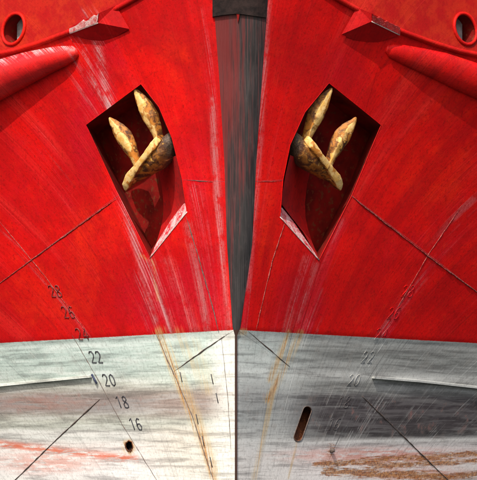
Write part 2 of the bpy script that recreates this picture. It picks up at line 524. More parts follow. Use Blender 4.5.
def anchor_material():
    k = NT('anchor_worn_paint')
    P, X, Y, Z = k.coords()
    n = k.noise(P, 5.0, 5, .6, .8)
    n2 = k.noise(P, 14.0, 5, .62, .5)
    n3 = k.noise(P, 90.0, 3, .6)
    paint = k.mix(k.ramp(n2, .35, .65), (.62, .33, .07), (.80, .58, .26))
    paint = k.mix(k.ramp(n2, .52, .70, 0, .5), paint, (.60, .27, .04))
    rusty = k.mix(k.ramp(n2, .40, .62), (.07, .022, .008), (.46, .17, .022))
    at = k.attr('rusty').outputs['Fac']
    f = k.math('ADD', k.math('ADD', k.math('MULTIPLY', n, .6), k.math('MULTIPLY', n2, .4)), at)
    base = k.mix(k.ramp(f, .52, .585), paint, rusty)
    tar_shade = k.attr('tar_shade').outputs['Fac']  # tarred patches plus shade painted on the darker facets
    tm = k.ramp(k.math('ADD', k.math('ADD', k.math('MULTIPLY', n2, .6), k.math('MULTIPLY', n, .4)), tar_shade), .74, .92)
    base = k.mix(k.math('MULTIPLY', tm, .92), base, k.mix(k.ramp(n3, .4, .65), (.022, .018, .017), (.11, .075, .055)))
    base = k.mix(k.ramp(n3, .66, .72, 0, .8), base, (.05, .018, .009))
    k.bump(k.math('ADD', n2, k.math('MULTIPLY', n3, .4)), .4, .008)
    return k.done(base, .62, .35)


def water_material():
    k = NT('harbour_water')
    P, X, Y, Z = k.coords()
    n = k.noise(k.comb(X, k.math('MULTIPLY', Y, 1.8), 0.0), 1.4, 6, .6, .4)
    k.bump(n, .5, .12)
    m = k.done((.018, .030, .032), .07, .5)
    k.bsdf.inputs['IOR'].default_value = 1.33
    return m


M_HULL = hull_material()
M_STEM = stem_material()
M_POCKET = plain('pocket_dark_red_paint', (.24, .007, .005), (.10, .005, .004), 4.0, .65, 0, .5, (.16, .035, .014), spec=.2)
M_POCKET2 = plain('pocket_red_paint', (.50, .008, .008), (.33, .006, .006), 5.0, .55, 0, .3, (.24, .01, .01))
M_SEAM_RED = plain('weld_bead_red', (.16, .012, .010), (.40, .13, .11), 40.0, .5, 0, .5, (.12, .02, .015))
M_SEAM_DARK = plain('weld_bead_dark', (.05, .045, .045), (.13, .10, .09), 40.0, .6, 0, .5, (.20, .08, .03))
M_EDGE = plain('bare_worn_edge', (.62, .38, .36), (.75, .68, .66), 30.0, .5, 0, .4, (.40, .05, .04))
M_LEDGE = plain('chafed_ledge_paint', (.52, .02, .03), (.70, .42, .42), 9.0, .5, 0, .4, (.74, .64, .63))
M_CHAFED = plain('chafed_pink_metal', (.52, .34, .33), (.42, .06, .06), 16.0, .5, 0, .5, (.22, .015, .012))
M_CHAFED_RED = plain('chafed_red_paint', (.34, .010, .008), (.20, .010, .008), 13.0, .5, 0, .5, (.42, .10, .09))
M_BLACK = plain('black_steel', (.010, .007, .007), (.028, .017, .016), 12.0, .6, 0, .3, spec=.15)
M_GREY = plain('grey_steel', (.20, .21, .23), (.33, .34, .36), 16.0, .5, 0, .3)
M_MARK_BLACK = plain('mark_black_paint', (.018, .018, .025), (.045, .045, .055), 60.0, .5)
M_MARK_RED = plain('mark_red_paint', (.10, .006, .006), (.20, .012, .012), 80.0, .5, 0, .5, (.50, .20, .18))
M_MARK_GREY = plain('mark_grey_paint', (.16, .17, .18), (.42, .44, .44), 70.0, .55, 0, .5)
M_BLUE = plain('blue_black_paint', (.012, .02, .07), (.03, .035, .06), 40.0, .5)
M_RUSTHOLE = plain('rusty_pipe_inside', (.11, .032, .009), (.045, .014, .006), 12.0, .8, 0, .6, (.18, .06, .015))
M_ANCHOR = anchor_material()
M_WATER = water_material()

# ------------------------------------------------------------------ object helpers


def link(name, me, mat, parent=None):
    o = bpy.data.objects.new(name, me)
    if mat is not None:
        me.materials.append(mat)
    COL.objects.link(o)
    if parent is not None:
        o.parent = parent
    return o


def set_cond(me, bul=None):
    n = len(me.vertices)
    co = np.empty(n * 3)
    me.vertices.foreach_get('co', co)
    co = co.reshape(-1, 3)
    m, t, coat_shade = condition(co[:, 0], co[:, 1], co[:, 2])
    f = me.attributes.new('coat_shade', 'FLOAT', 'POINT')
    f.data.foreach_set('value', coat_shade.astype(np.float32))
    a = me.attributes.new('cond', 'FLOAT_COLOR', 'POINT')
    a.data.foreach_set('color', m.astype(np.float32).ravel())
    b = me.attributes.new('tone', 'FLOAT_COLOR', 'POINT')
    b.data.foreach_set('color', np.concatenate([t, np.ones((n, 1))], 1).astype(np.float32).ravel())
    f = me.attributes.new('bulwark', 'FLOAT', 'POINT')
    v = np.full(n, float(bul or 0.0), np.float32)
    f.data.foreach_set('value', v)


def set_float(me, name, val):
    a = me.attributes.new(name, 'FLOAT', 'POINT')
    v = np.asarray(val, np.float32)
    if v.ndim == 0:
        v = np.full(len(me.vertices), float(val), np.float32)
    a.data.foreach_set('value', v)


def from_bm(name, bm, mat, parent=None, cond=False, bul=None, smooth_shade=True):
    me = bpy.data.meshes.new(name)
    bmesh.ops.recalc_face_normals(bm, faces=bm.faces[:]) if not cond else None
    bm.to_mesh(me)
    bm.free()
    if smooth_shade:
        me.polygons.foreach_set('use_smooth', [True] * len(me.polygons))
    if cond:
        set_cond(me, bul)
    return link(name, me, mat, parent)


def tube_bm(bm, pts, radii, n=8, closed=False, up=None, flat=1.0):
    """sweep an ellipse (flat = thickness along 'up') along pts"""
    N = len(pts)
    rings = []
    for i, p in enumerate(pts):
        if closed:
            t = pts[(i + 1) % N] - pts[i - 1]
        else:
            t = pts[min(i + 1, N - 1)] - pts[max(i - 1, 0)]
        t.normalize()
        uu = up[i] if isinstance(up, list) else (up or Vector((0, -1, 0)))
        b = t.cross(uu).normalized()
        a = b.cross(t).normalized()
        r = radii[i] if isinstance(radii, (list, tuple)) else radii
        rings.append([bm.verts.new(p + (a * math.cos(q) * flat + b * math.sin(q)) * r)
                      for q in [2 * math.pi * j / n for j in range(n)]])
    for i in range(N if closed else N - 1):
        A, B = rings[i], rings[(i + 1) % N]
        for j in range(n):
            bm.faces.new((A[j], A[(j + 1) % n], B[(j + 1) % n], B[j]))
    if not closed:
        bm.faces.new(rings[0][::-1])
        bm.faces.new(rings[-1])
    return rings


def resample(pts, step):
    out = [pts[0]]
    for a, b in zip(pts[:-1], pts[1:]):
        L = math.hypot(b[0] - a[0], b[1] - a[1])
        k = max(1, int(L / step))
        for i in range(1, k + 1):
            out.append((a[0] + (b[0] - a[0]) * i / k, a[1] + (b[1] - a[1]) * i / k))
    return out


def on_hull(pts, step=5.0, off=0.0):
    res = []
    for (px, py) in resample(pts, step):
        p = unproj(px, py)
        res.append(hull_p(p.x, p.z, off))
    return res


# ------------------------------------------------------------------ the ship
ship = bpy.data.objects.new('ship', None)
COL.objects.link(ship)
ship['label'] = 'red ship bow seen head on with pale weathered boot top and two anchor pockets'
ship['category'] = 'ship'

STEP = .024
XMAX, ZMIN, ZMAX = 6.5, -.5, 6.5

POCKET_L = [(141, 84), (159, 107), (172, 138), (182, 178), (187, 213), (150, 258), (116, 190), (86, 125)]
POCKET_R = [(329, 83), (381, 125), (352, 195), (319, 260), (280, 217), (283, 180), (290, 145), (305, 112)]


def oval(cx, cy, rx, ry, ang, n):
    c, s = math.cos(ang), math.sin(ang)
    return [(cx + rx * math.cos(t) * c - ry * math.sin(t) * s, cy + rx * math.cos(t) * s + ry * math.sin(t) * c)
            for t in [2 * math.pi * i / n for i in range(n)]]


def slot(x0, y0, x1, y1, r, n=6):
    a = math.atan2(y1 - y0, x1 - x0)
    pts = []
    for i in range(n + 1):
        t = a - math.pi / 2 + math.pi * i / n
        pts.append((x1 + r * math.cos(t), y1 + r * math.sin(t)))
    for i in range(n + 1):
        t = a + math.pi / 2 + math.pi * i / n
        pts.append((x0 + r * math.cos(t), y0 + r * math.sin(t)))
    return pts


FAIR_L = oval(14, 29, 10.5, 16, math.radians(18), 20)
FAIR_R = oval(465, 29, 10.5, 16, math.radians(-18), 20)
DRAIN_R = slot(307.2, 410.5, 298.0, 437, 4.4)
SCUP_L = [(126, 443), (129, 440.5), (132, 442), (133, 447), (131, 451.5), (127.5, 450.5), (125.5, 447)]

HOLES = [POCKET_L, POCKET_R, FAIR_L, FAIR_R, DRAIN_R, SCUP_L]
HOLES_XZ = [[xz(*p) for p in h] for h in HOLES]


def ensure_ccw(poly):
    a = sum(p[0] * q[1] - q[0] * p[1] for p, q in zip(poly, poly[1:] + poly[:1]))
    return poly if a > 0 else poly[::-1]


HOLES_XZ = [ensure_ccw(h) for h in HOLES_XZ]


def inside(poly, x, z):
    for p, q in zip(poly, poly[1:] + poly[:1]):
        if (q[0] - p[0]) * (z - p[1]) - (q[1] - p[1]) * (x - p[0]) < 0:
            return False
    return True


def grid_bm(x0, x1, z0, z1):
    bm = bmesh.new()
    nx = max(2, int(round((x1 - x0) / STEP)))
    nz = max(2, int(round((z1 - z0) / STEP)))
    V = [[bm.verts.new((x0 + (x1 - x0) * i / nx, 0, z0 + (z1 - z0) * j / nz)) for j in range(nz + 1)] for i in range(nx + 1)]
    for i in range(nx):
        for j in range(nz):
            bm.faces.new((V[i][j], V[i + 1][j], V[i + 1][j + 1], V[i][j + 1]))
    return bm


def cut(bm, p, q, faces=None, keep=None):
    """cut along the vertical-depth plane through (x,z) points p and q; keep = a point on the side to keep"""
    d = Vector((q[0] - p[0], 0, q[1] - p[1])).normalized()
    n = Vector((d.z, 0, -d.x))
    clear = False
    if keep is not None:
        if (Vector((keep[0], 0, keep[1])) - Vector((p[0], 0, p[1]))).dot(n) > 0:
            n = -n
        clear = True
    if faces is None:
        geom = bm.verts[:] + bm.edges[:] + bm.faces[:]
    else:
        fs = set(faces)
        es = {e for f in fs for e in f.edges}
        vs = {v for f in fs for v in f.verts}
        geom = list(vs) + list(es) + list(fs)
    bmesh.ops.bisect_plane(bm, geom=geom, dist=1e-5, plane_co=(p[0], 0, p[1]), plane_no=n, clear_outer=clear)


def cut_stem_edge(bm, fn, sign, keep_inner):
    zs = [ZMIN - .1, 1.70, 1.78, 2.6, 3.4, 4.2, 5.0, 6.6]
    # piecewise linear border: split locally, then drop the faces on the other side
    for a, b in zip(zs[:-1], zs[1:]):
        p = (sign * float(fn(a)), a)
        q = (sign * float(fn(b)), b)
        fs = [f for f in bm.faces if a - STEP < f.calc_center_median().z < b + STEP and abs(f.calc_center_median().x) < .6]
        if fs:
            cut(bm, p, q, fs)
    kill = []
    for f in bm.faces:
        c = f.calc_center_median()
        out = sign * c.x > float(fn(c.z))
        if out == keep_inner and (c.x * sign > 0):
            kill.append(f)
        elif keep_inner is False and c.x * sign <= 0:
            kill.append(f)
    bmesh.ops.delete(bm, geom=kill, context='FACES')


def seal(bm, off=0.0):
    loose = [v for v in bm.verts if not v.link_faces]
    bmesh.ops.delete(bm, geom=loose, context='VERTS')
    xs = np.array([v.co.x for v in bm.verts]); zs = np.array([v.co.z for v in bm.verts])
    ys = hull_y(xs, zs)
    for v, y in zip(bm.verts, ys):
        v.co.y = float(y) + dent(v.co.x, v.co.z) + off
    for f in bm.faces:
        f.normal_update()
        if f.normal.y > 0:
            f.normal_flip()


def split_knuckle(bm, sign, upper):
    for i in range(len(KN_X) - 1):
        a, b = KN_X[i], KN_X[i + 1]
        fs = [f for f in bm.faces if a - STEP < sign * f.calc_center_median().x < b + STEP and f.calc_center_median().z > 4.7]
        if fs:
            cut(bm, (sign * a, KN_Z[i]), (sign * b, KN_Z[i + 1]), fs)
    kill = [f for f in bm.faces if (f.calc_center_median().z > float(zknuckle(abs(f.calc_center_median().x)))) != upper]
    bmesh.ops.delete(bm, geom=kill, context='FACES')


def punch(bm):
    for h in HOLES_XZ:
        x0 = min(p[0] for p in h) - .03; x1 = max(p[0] for p in h) + .03
        z0 = min(p[1] for p in h) - .03; z1 = max(p[1] for p in h) + .03
        for p, q in zip(h, h[1:] + h[:1]):
            fs = [f for f in bm.faces if x0 < f.calc_center_median().x < x1 and z0 < f.calc_center_median().z < z1]
            if not fs:
                break
            cut(bm, p, q, fs)
        kill = []
        for f in bm.faces:
            c = f.calc_center_median()
            if x0 < c.x < x1 and z0 < c.z < z1 and inside(h, c.x, c.z):
                kill.append(f)
        bmesh.ops.delete(bm, geom=kill, context='FACES')


def plate(side, cuts, bbox, bulwark=False, knuckle=False, stem=False, off=0.0, name='hull_plate'):
    bm = grid_bm(*bbox)
    for p, q, keep in cuts:
        cut(bm, xz(*p), xz(*q), None, xz(*keep))
    if knuckle:
        split_knuckle(bm, side, bulwark)
    if stem:
        cut_stem_edge(bm, wl if side < 0 else wr, side, False)
    punch(bm)
    seal(bm, off)
    return from_bm(name, bm, M_HULL, ship, cond=True, bul=1.0 if bulwark else 0.0)


def mir(p):
    return (2 * CX - p[0], p[1])


for side in (-1, 1):
    def S(p):
        return p if side < 0 else mir(p)
    D = (S((74, 0)), S((215, 480)))
    A = ((0, 283), (112, 200)) if side < 0 else ((353, 197), (477, 292))
    Cc = ((100, 400), (20, 475)) if side < 0 else ((362, 397), (450, 480))
    B = (S((230, 333)), S((173, 372)))
    H = (S((187, 180)), S((214, 181)))
    outp, inp = S((10, 120)), S((200, 120))
    bx = (-XMAX, 0.0) if side < 0 else (0.0, XMAX)
    bo = (-XMAX, -.15) if side < 0 else (.15, XMAX)
    bi = (-2.2, 0.0) if side < 0 else (0.0, 2.2)
    plate(side, [(*D, outp), (*A, S((30, 100)))], (*bo, 1.6, 5.6), knuckle=True)
    plate(side, [(*D, outp), (*A, S((60, 400))), (*Cc, S((20, 380)))], (*bo, -.5, 4.6), off=.003)
    plate(side, [(*D, outp), (*Cc, S((100, 470)))], (*bo, -.5, 1.9))
    plate(side, [(*D, inp), (*H, S((200, 100)))], (*bi, 3.1, ZMAX), knuckle=True, stem=True, off=-.002)
    plate(side, [(*D, inp), (*H, S((205, 250))), (*B, S((190, 300)))], (*bi, .8, 3.6), stem=True)
    plate(side, [(*D, inp), (*B, S((220, 420)))], (*bi, -.5, 2.2), stem=True, off=.002)
    plate(side, [], (*bx, 4.7, ZMAX), knuckle=True, bulwark=True, stem=True, name='bulwark_plate')

# stem bar and nose plate
for (z0, z1) in ((ZMIN, ZPAINT), (ZPAINT, 3.27), (3.27, ZMAX)):
    bm = grid_bm(-.42, .42, z0, z1)
    for sign, fn in ((-1, wl), (1, wr)):
        cut_stem_edge(bm, fn, sign, True)
    seal(bm, -.006 if z0 > 0 else -.022)
    # turn the border in so the plate has thickness
    border = [e for e in bm.edges if e.is_boundary]
    for e in border:
        e.smooth = False
    r = bmesh.ops.extrude_edge_only(bm, edges=border)
    for v in [g for g in r['geom'] if isinstance(g, bmesh.types.BMVert)]:
        v.co.y += .035
    from_bm('stem_plate', bm, M_STEM, ship)

# dark plate over the dark band at the stem head
band_px = [(213, -40), (213, 18), (226, 16.5), (238, 18.5), (252, 17), (265.5, 20), (266, -40)]
bm = bmesh.new()
rows = []
for px in np.linspace(212.5, 266, 14):
    yb = float(np.interp(px, [212.5, 226, 238, 252, 266], [17.5, 15.5, 14.5, 16.5, 18.5]))
    rows.append([unproj(px, py) for py in np.linspace(-40, yb, 6)])
va = [[bm.verts.new(p + Vector((0, -.035, 0))) for p in r] for r in rows]
vb = [[bm.verts.new(p + Vector((0, .01, 0))) for p in r] for r in rows]
for i in range(13):
    for j in range(5):
        bm.faces.new((va[i][j], va[i][j + 1], va[i + 1][j + 1], va[i + 1][j]))
    bm.faces.new((va[i][5], vb[i][5], vb[i + 1][5], va[i + 1][5]))
for i in (0, 13):
    for j in range(5):
        bm.faces.new((va[i][j], va[i][j + 1], vb[i][j + 1], vb[i][j]))
from_bm('stem_head_dark_band', bm, M_BLACK, ship, smooth_shade=False)
# small red tongue under the dark band
bm = bmesh.new()
fr = [unproj(236.4, 14, -.03), unproj(239.6, 14, -.03), unproj(238.0, 22.5, -.025)]
bk = [p + Vector((0, .05, 0)) for p in fr]
f1 = [bm.verts.new(p) for p in fr]; f2 = [bm.verts.new(p) for p in bk]
bm.faces.new(f1); bm.faces.new(f2[::-1])
for i in range(3):
    bm.faces.new((f1[i], f2[i], f2[(i + 1) % 3], f1[(i + 1) % 3]))
from_bm('stem_head_tongue', bm, M_POCKET, ship, smooth_shade=False)

# ------------------------------------------------------------------ weld seams


def seam(pts, r, mat):
    p = on_hull(pts, 4.0, -.002)
    for q in p:
        q += Vector((random.uniform(-1, 1), 0, random.uniform(-1, 1))) * .0022
    bm = bmesh.new()
    nn_ = len(p)
    rr = [r * random.uniform(.45, 1.3) * min(1.0, .25 + min(i, nn_ - 1 - i) * .2) for i in range(nn_)]
    tube_bm(bm, p, rr, 6)
    o = from_bm('weld_seam', bm, mat, ship)
    return o


seam([(-60, 328), (0, 283), (48, 248), (116, 199)], .0066, M_SEAM_RED)
seam([(352, 196), (363, 206), (437, 263), (477, 292), (540, 338)], .0066, M_SEAM_RED)
seam([(187, 180), (213, 182)], .005, M_SEAM_DARK)
seam([(256, 182), (282, 181)], .004, M_SEAM_RED)
seam([(186, 216), (200, 262), (214, 312), (219, 333)], .0055, M_SEAM_DARK)
seam([(286, 219), (272, 262), (256, 330)], .0045, M_SEAM_RED)
seam([(229, 333), (204, 350), (173, 372)], .0068, M_SEAM_DARK)
seam([(248, 331), (268, 348), (290, 367)], .0055, M_SEAM_DARK)
seam([(100, 399), (60, 436), (14, 481), (-20, 515)], .0075, M_SEAM_DARK)
seam([(362, 396), (400, 433), (449, 481), (470, 505)], .0075, M_SEAM_DARK)
seam([(0, 222), (44, 275), (90, 337)], .0038, M_SEAM_RED)
seam([(72, 335), (100, 383), (122, 424), (160, 485)], .0038, M_SEAM_DARK)
seam([(156, 334), (173, 372), (192, 415), (214, 482)], .0055, M_SEAM_DARK)
seam([(462, 205), (430, 252), (396, 310)], .0035, M_SEAM_RED)
seam([(221, 335), (228, 400), (231, 450)], .003, M_SEAM_DARK)

# short welded ticks beside the stem
for (px, py) in [(181, 377), (212, 379), (217, 398), (197, 419), (203, 441), (211, 462)]:
    p = on_hull([(px - 1, py - 5), (px + 1.2, py + 5)], 5, -.002)
    bm = bmesh.new()
    tube_bm(bm, p, .0055, 6)
    from_bm('weld_tick', bm, M_MARK_BLACK, ship)

# ------------------------------------------------------------------ draught marks
GL = {
    '0': [[(.5, 0), (.12, .15), (.0, .5), (.12, .85), (.5, 1), (.88, .85), (1, .5), (.88, .15), (.5, 0)]],
    '1': [[(.15, .8), (.6, 1), (.6, 0)]],
    '2': [[(.02, .8), (.25, .98), (.7, .98), (.95, .75), (.8, .5), (.05, .02), (1, .02)]],
    '4': [[(.75, 0), (.75, 1), (.0, .32), (1, .32)]],
    '6': [[(.92, .9), (.55, 1), (.15, .8), (.0, .35), (.2, .02), (.7, .0), (.98, .25), (.75, .52), (.3, .52), (.03, .35)]],
    '8': [[(.5, .53), (.12, .68), (.15, .92), (.5, 1), (.85, .92), (.88, .68), (.5, .53), (.03, .32), (.1, .05), (.5, 0), (.9, .05), (.97, .32), (.5, .53)]],
}


def mark(txt, cx, cy, mat, h=11.5, w=4.3, gap=2.2, shear=-.36, r=.0066):
    bm = bmesh.new()
    tot = len(txt) * w + (len(txt) - 1) * gap
    for i, ch in enumerate(txt):
        x0 = cx - tot / 2 + i * (w + gap)
        for st in GL[ch]:
            pts = []
            for (a, b) in st:
                ly = (b - .5) * h
                pts.append((x0 + a * w + ly * shear, cy - ly))
            tube_bm(bm, on_hull(pts, 3.0, -.003), r, 6)
    return from_bm('draught_mark', bm, mat or M_HULL, ship, cond=mat is None)


for t, x, y, m in [('28', 55, 291, M_MARK_RED), ('26', 68, 312, M_MARK_RED), ('24', 82, 334, M_MARK_RED),
                   ('22', 95.5, 357, M_MARK_BLACK), ('20', 109, 380, M_MARK_BLACK), ('18', 122, 402, M_MARK_BLACK),
                   ('16', 135.5, 424, M_MARK_BLACK)]:
    mark(t, x, y, m)
for t, x, y in [('28', 408, 291), ('26', 394, 313), ('24', 381, 334), ('22', 368, 357), ('20', 354, 380), ('18', 344, 402), ('16', 334, 424)]:
    mark(t, x, y, None, shear=.36, r=.0030)       # painted over, only the relief shows

# ------------------------------------------------------------------ anchor pockets
REC = Vector((0, .62, .06))


def pocket(poly_px, side):
    pts = resample(poly_px + poly_px[:1], 5.0)[:-1]
    rim = []
    for (a, b) in pts:
        p = unproj(a, b)
        rim.append(hull_p(p.x, p.z))
    cen = sum(rim, Vector()) / len(rim)
    root = bpy.data.objects.new('anchor_pocket', None)
    COL.objects.link(root)
    root.parent = ship
    # walls, slightly tapered towards the back
    bm = bmesh.new()
    a = [bm.verts.new(p) for p in rim]
    mid_ = [bm.verts.new(p + (cen - p) * .05 + REC * .5) for p in rim]
    b = [bm.verts.new(p + (cen - p) * .12 + REC) for p in rim]
    n = len(rim)
    for r0, r1 in ((a, mid_), (mid_, b)):
        for i in range(n):
            bm.faces.new((r0[i], r0[(i + 1) % n], r1[(i + 1) % n], r1[i]))
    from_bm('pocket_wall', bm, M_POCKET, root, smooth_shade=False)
    # back plate, bulged a little
    bm = bmesh.new()
    ring = [p + (cen - p) * .12 + REC for p in rim]
    c2 = cen + REC
    prev = [bm.verts.new(p) for p in ring]
    for k_ in (.7, .4, .15):
        cur = [bm.verts.new(c2 + (p - c2) * k_ + Vector((0, .05 * (1 - k_), 0))) for p in ring]
        for i in range(n):
            bm.faces.new((prev[i], prev[(i + 1) % n], cur[(i + 1) % n], cur[i]))
        prev = cur
    bm.faces.new(prev)
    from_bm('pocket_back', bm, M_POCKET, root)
    # rounded rim welded round the opening
    bm = bmesh.new()
    tube_bm(bm, rim, .0035, 6, closed=True)
    from_bm('pocket_rim', bm, M_HULL, root, cond=True)
    # curved plate that fairs the stem side of the pocket into its back
    A_ = [(177, 155, .03), (182, 176, .03), (185, 195, .03), (186.6, 203, .12), (176, 217, .22), (164, 232, .18), (152, 254, .05)]
    B_ = [(157, 165, .57), (161.5, 185, .57), (163.5, 203, .56), (163, 217, .54), (160.5, 229, .5), (156.5, 242, .4), (150.8, 256, .06)]
    if side > 0:
        A_ = [(467.2 - x, y, d) for x, y, d in A_]
        B_ = [(468.5 - x, y, d) for x, y, d in B_]
    bm = bmesh.new()
    rows_ = []
    for (p, q) in zip(A_, B_):
        row = []
        for t in np.linspace(0, 1, 7):
            row.append(bm.verts.new(unproj(p[0] + (q[0] - p[0]) * t, p[1] + (q[1] - p[1]) * t, p[2] + (q[2] - p[2]) * math.sin(t * math.pi / 2))))
        rows_.append(row)
    for r0, r1 in zip(rows_[:-1], rows_[1:]):
        for j in range(6):
            bm.faces.new((r0[j], r0[j + 1], r1[j + 1], r1[j]))
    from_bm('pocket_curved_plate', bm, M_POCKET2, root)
    # sloping ledge that closes the pocket towards its lower inner edge
    if side < 0:
        e0, e1 = [(187, 213), (178, 224), (169, 235), (160, 246), (150.5, 257.5)], [(185, 202), (173, 217), (164, 231), (156, 244), (150.3, 256.5)]
    else:
        e0, e1 = [(280, 217), (290, 228), (299.5, 238), (309, 249), (318.5, 259.5)], [(281, 206), (293, 221), (302, 234), (311, 247), (318.6, 258.5)]
    bm = bmesh.new()
    A = [bm.verts.new(unproj(*q, .006)) for q in e0]
    Bv = [bm.verts.new(unproj(*q, d)) for q, d in zip(e1, (.17, .22, .18, .10, .02))]
    Cv = [bm.verts.new(v.co + Vector((0, .40, -.03))) for v in Bv]
    for i in range(len(A) - 1):
        bm.faces.new((A[i], A[i + 1], Bv[i + 1], Bv[i]))
        bm.faces.new((Bv[i], Bv[i + 1], Cv[i + 1], Cv[i]))
    from_bm('pocket_ledge', bm, M_LEDGE, root, smooth_shade=False)
    return root


pocket(POCKET_L, -1)
pocket(POCKET_R, 1)
# worn lip plates along the lower edge of each pocket
for pts in ([(187, 212), (150, 258)], [(280, 217), (319, 260)]):
    p = on_hull(pts, 4.0, -.004)
    bm = bmesh.new()
    tube_bm(bm, p, [.0055 * random.uniform(.7, 1.3) for _ in p], 6)
    from_bm('pocket_lip', bm, M_EDGE, ship)

# ------------------------------------------------------------------ anchors


FLUKE_SEC = [(-1, .0, .07, .0), (-.55, .62, -.04, -.06), (.05, 1, -.06, -.06), (.45, .75, .07, .06), (1, .0, .12, .28), (.6, -.9, .1, .36), (-.6, -.9, .1, .2)]  # last value: tarred steel plus shade painted on facets turned from the light
PALM_SEC = [(-1, -1, .1, .1), (-1, .85, -.05, -.05), (-.85, 1, -.05, -.05), (.8, 1, .0, -.05), (1, .8, .08, .05), (1, -1, .14, .2)]
CROWN_SEC = [(-1, -.6, .1, .1), (-1, .45, .06, .0), (-.5, .95, .08, -.02), (.30, .95, .10, .0), (.85, .45, .12, .10), (1, -.2, .1, .25), (.7, -.8, .1, .3)]
ROUND_SEC = [(math.cos(2 * math.pi * q / 12), math.sin(2 * math.pi * q / 12), .1, .1) for q in range(12)]


def loft(name, secs, parent, rusty, tar_shade, sec, side=-1, tar_shade_end=0.0):
    """secs: (centre, wide axis, thick axis, half width, half thickness); sec: (a, b, rust, tar plus painted shade) round the section"""
    bm = bmesh.new()
    lr = bm.verts.layers.float.new('rusty')
    lt = bm.verts.layers.float.new('tar_shade')
    rings = []
    N = len(secs)
    for i, (c, a, b, hw, ht) in enumerate(secs):
        ring = []
        for (u, v, rr, tt) in sec:
            w = bm.verts.new(c + a * (u * hw * (1.16 if name == 'fluke' else 1.0) * -side) + b * v * ht)
            w[lr] = rusty + rr
            w[lt] = tar_shade + tt + tar_shade_end * max(0.0, (i / (N - 1) - .30) / .70)
            ring.append(w)
        rings.append(ring)
    n = len(sec)
    for A, B in zip(rings[:-1], rings[1:]):
        for j in range(n):
            bm.faces.new((A[j], A[(j + 1) % n], B[(j + 1) % n], B[j]))
    bm.faces.new(rings[0][::-1]); bm.faces.new(rings[-1])
    bmesh.ops.recalc_face_normals(bm, faces=bm.faces[:])
    bmesh.ops.bevel(bm, geom=bm.edges[:], offset=.006, segments=1, affect='EDGES', clamp_overlap=True)
    bmesh.ops.subdivide_edges(bm, edges=[e for e in bm.edges if e.calc_length() > .03], cuts=3, use_grid_fill=True, smooth=.35)
    bmesh.ops.triangulate(bm, faces=bm.faces[:])
    for v in bm.verts:
        v.co += Vector((noise.noise(v.co * 19), noise.noise(v.co * 19 + Vector((9, 0, 0))), noise.noise(v.co * 19 + Vector((0, 9, 0))))) * .005
    bmesh.ops.recalc_face_normals(bm, faces=bm.faces[:])
    for e in bm.edges:
        if len(e.link_faces) == 2 and e.calc_face_angle(0) > math.radians(28):
            e.smooth = False
    return from_bm(name, bm, M_ANCHOR, parent)


def path_secs(pts, parent_axis_b, off, base):
    """pts: (px, py, half width, half thickness, extra depth)"""
    P = [unproj(p[0], p[1], off + p[4]) - base for p in pts]
    out = []
    for i, p in enumerate(pts):
        t = (P[min(i + 1, len(P) - 1)] - P[max(i - 1, 0)]).normalized()
        b = parent_axis_b
        a = t.cross(b).normalized()
        bb = a.cross(t).normalized()
        out.append((P[i], a, bb, p[2], p[3]))
    return out


def anchor(side, label):
    def X(p):
        if side < 0:
            return p
        return (2 * 232.8 - p[0],) + tuple(p[1:])
    root = bpy.data.objects.new('anchor', None)
    COL.objects.link(root)
    OFF = .16
    cpx = X((154, 158))
    base = unproj(cpx[0], cpx[1], OFF)
    root.location = base
    root['label'] = label
    root['category'] = 'anchor'
    root['group'] = 'anchors housed in the bow pockets'
    nrm = hull_n(base.x, base.z)
    bax = (nrm + Vector((0, -1.2, 0))).normalized()
    RU = .025 if side < 0 else .05
    loft('fluke', path_secs([X(p) for p in [(160, 151, .058, .060, .0), (160, 145, .050, .060, .0), (158.5, 137, .046, .055, -.01),
                                            (155, 127, .060, .055, -.04), (150.5, 116.5, .080, .050, -.07), (145, 106, .072, .036, -.09),
                                            (139, 96, .044, .022, -.11), (134, 88, .010, .008, -.12)]], bax, OFF, base), root, RU, .0, FLUKE_SEC, side)
    loft('fluke', path_secs([X(p) for p in [(141, 174, .050, .060, .0), (138, 166, .042, .055, .0), (134.5, 157, .048, .055, -.02),
                                            (129.5, 146.5, .072, .055, -.05), (124, 136.5, .082, .050, -.07), (118, 128.5, .064, .036, -.09),
                                            (113, 122.5, .036, .022, -.11), (109.5, 117.5, .010, .008, -.12)]], bax, OFF, base), root, RU + .03, .03, FLUKE_SEC, side)
    # crown: heavy forged body
    loft('crown', path_secs([X(p) for p in [(131.5, 181, .034, .05, -.03), (139.5, 173, .078, .10, .0), (149, 165.5, .100, .14, .03),
                                            (158.5, 158, .125, .15, .03), (167, 149, .115, .14, .03), (171, 140, .080, .10, .03),
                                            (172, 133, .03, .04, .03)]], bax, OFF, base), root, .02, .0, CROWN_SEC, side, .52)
    # tripping palm: the bright bar across the crown
    loft('tripping_palm', path_secs([X(p) for p in [(127.0, 189.5, .010, .04, -.08), (128.6, 184, .040, .07, -.08), (133.0, 176, .050, .085, -.09),
                                                    (141, 165.5, .036, .09, -.10), (150, 153.5, .034, .09, -.10), (157, 144, .044, .08, -.09),
                                                    (160.5, 138, .034, .04, -.08)]], bax, OFF, base), root, RU - .02, -.04, PALM_SEC, side)
    # shank running back into the hawse pipe
    c0 = unproj(cpx[0], cpx[1], OFF) - base
    bk = Vector((0, .62, .22))
    secs = []
    for t, rad in ((0, .075), (.3, .07), (.7, .065), (1.0, .065)):
        secs.append((c0 + bk * t, Vector((1, 0, 0)), Vector((0, -.33, .94)), rad, rad))
    loft('shank', secs, root, .1, .1, ROUND_SEC, side)
    return root


anchor(-1, 'rusty cream anchor in the sunlit pocket on the left bow, flukes leaning up and left')
anchor(1, 'rusty orange anchor in the pocket on the right bow, flukes leaning up and right')

# ------------------------------------------------------------------ knuckle rail, fender boxes, side bulges


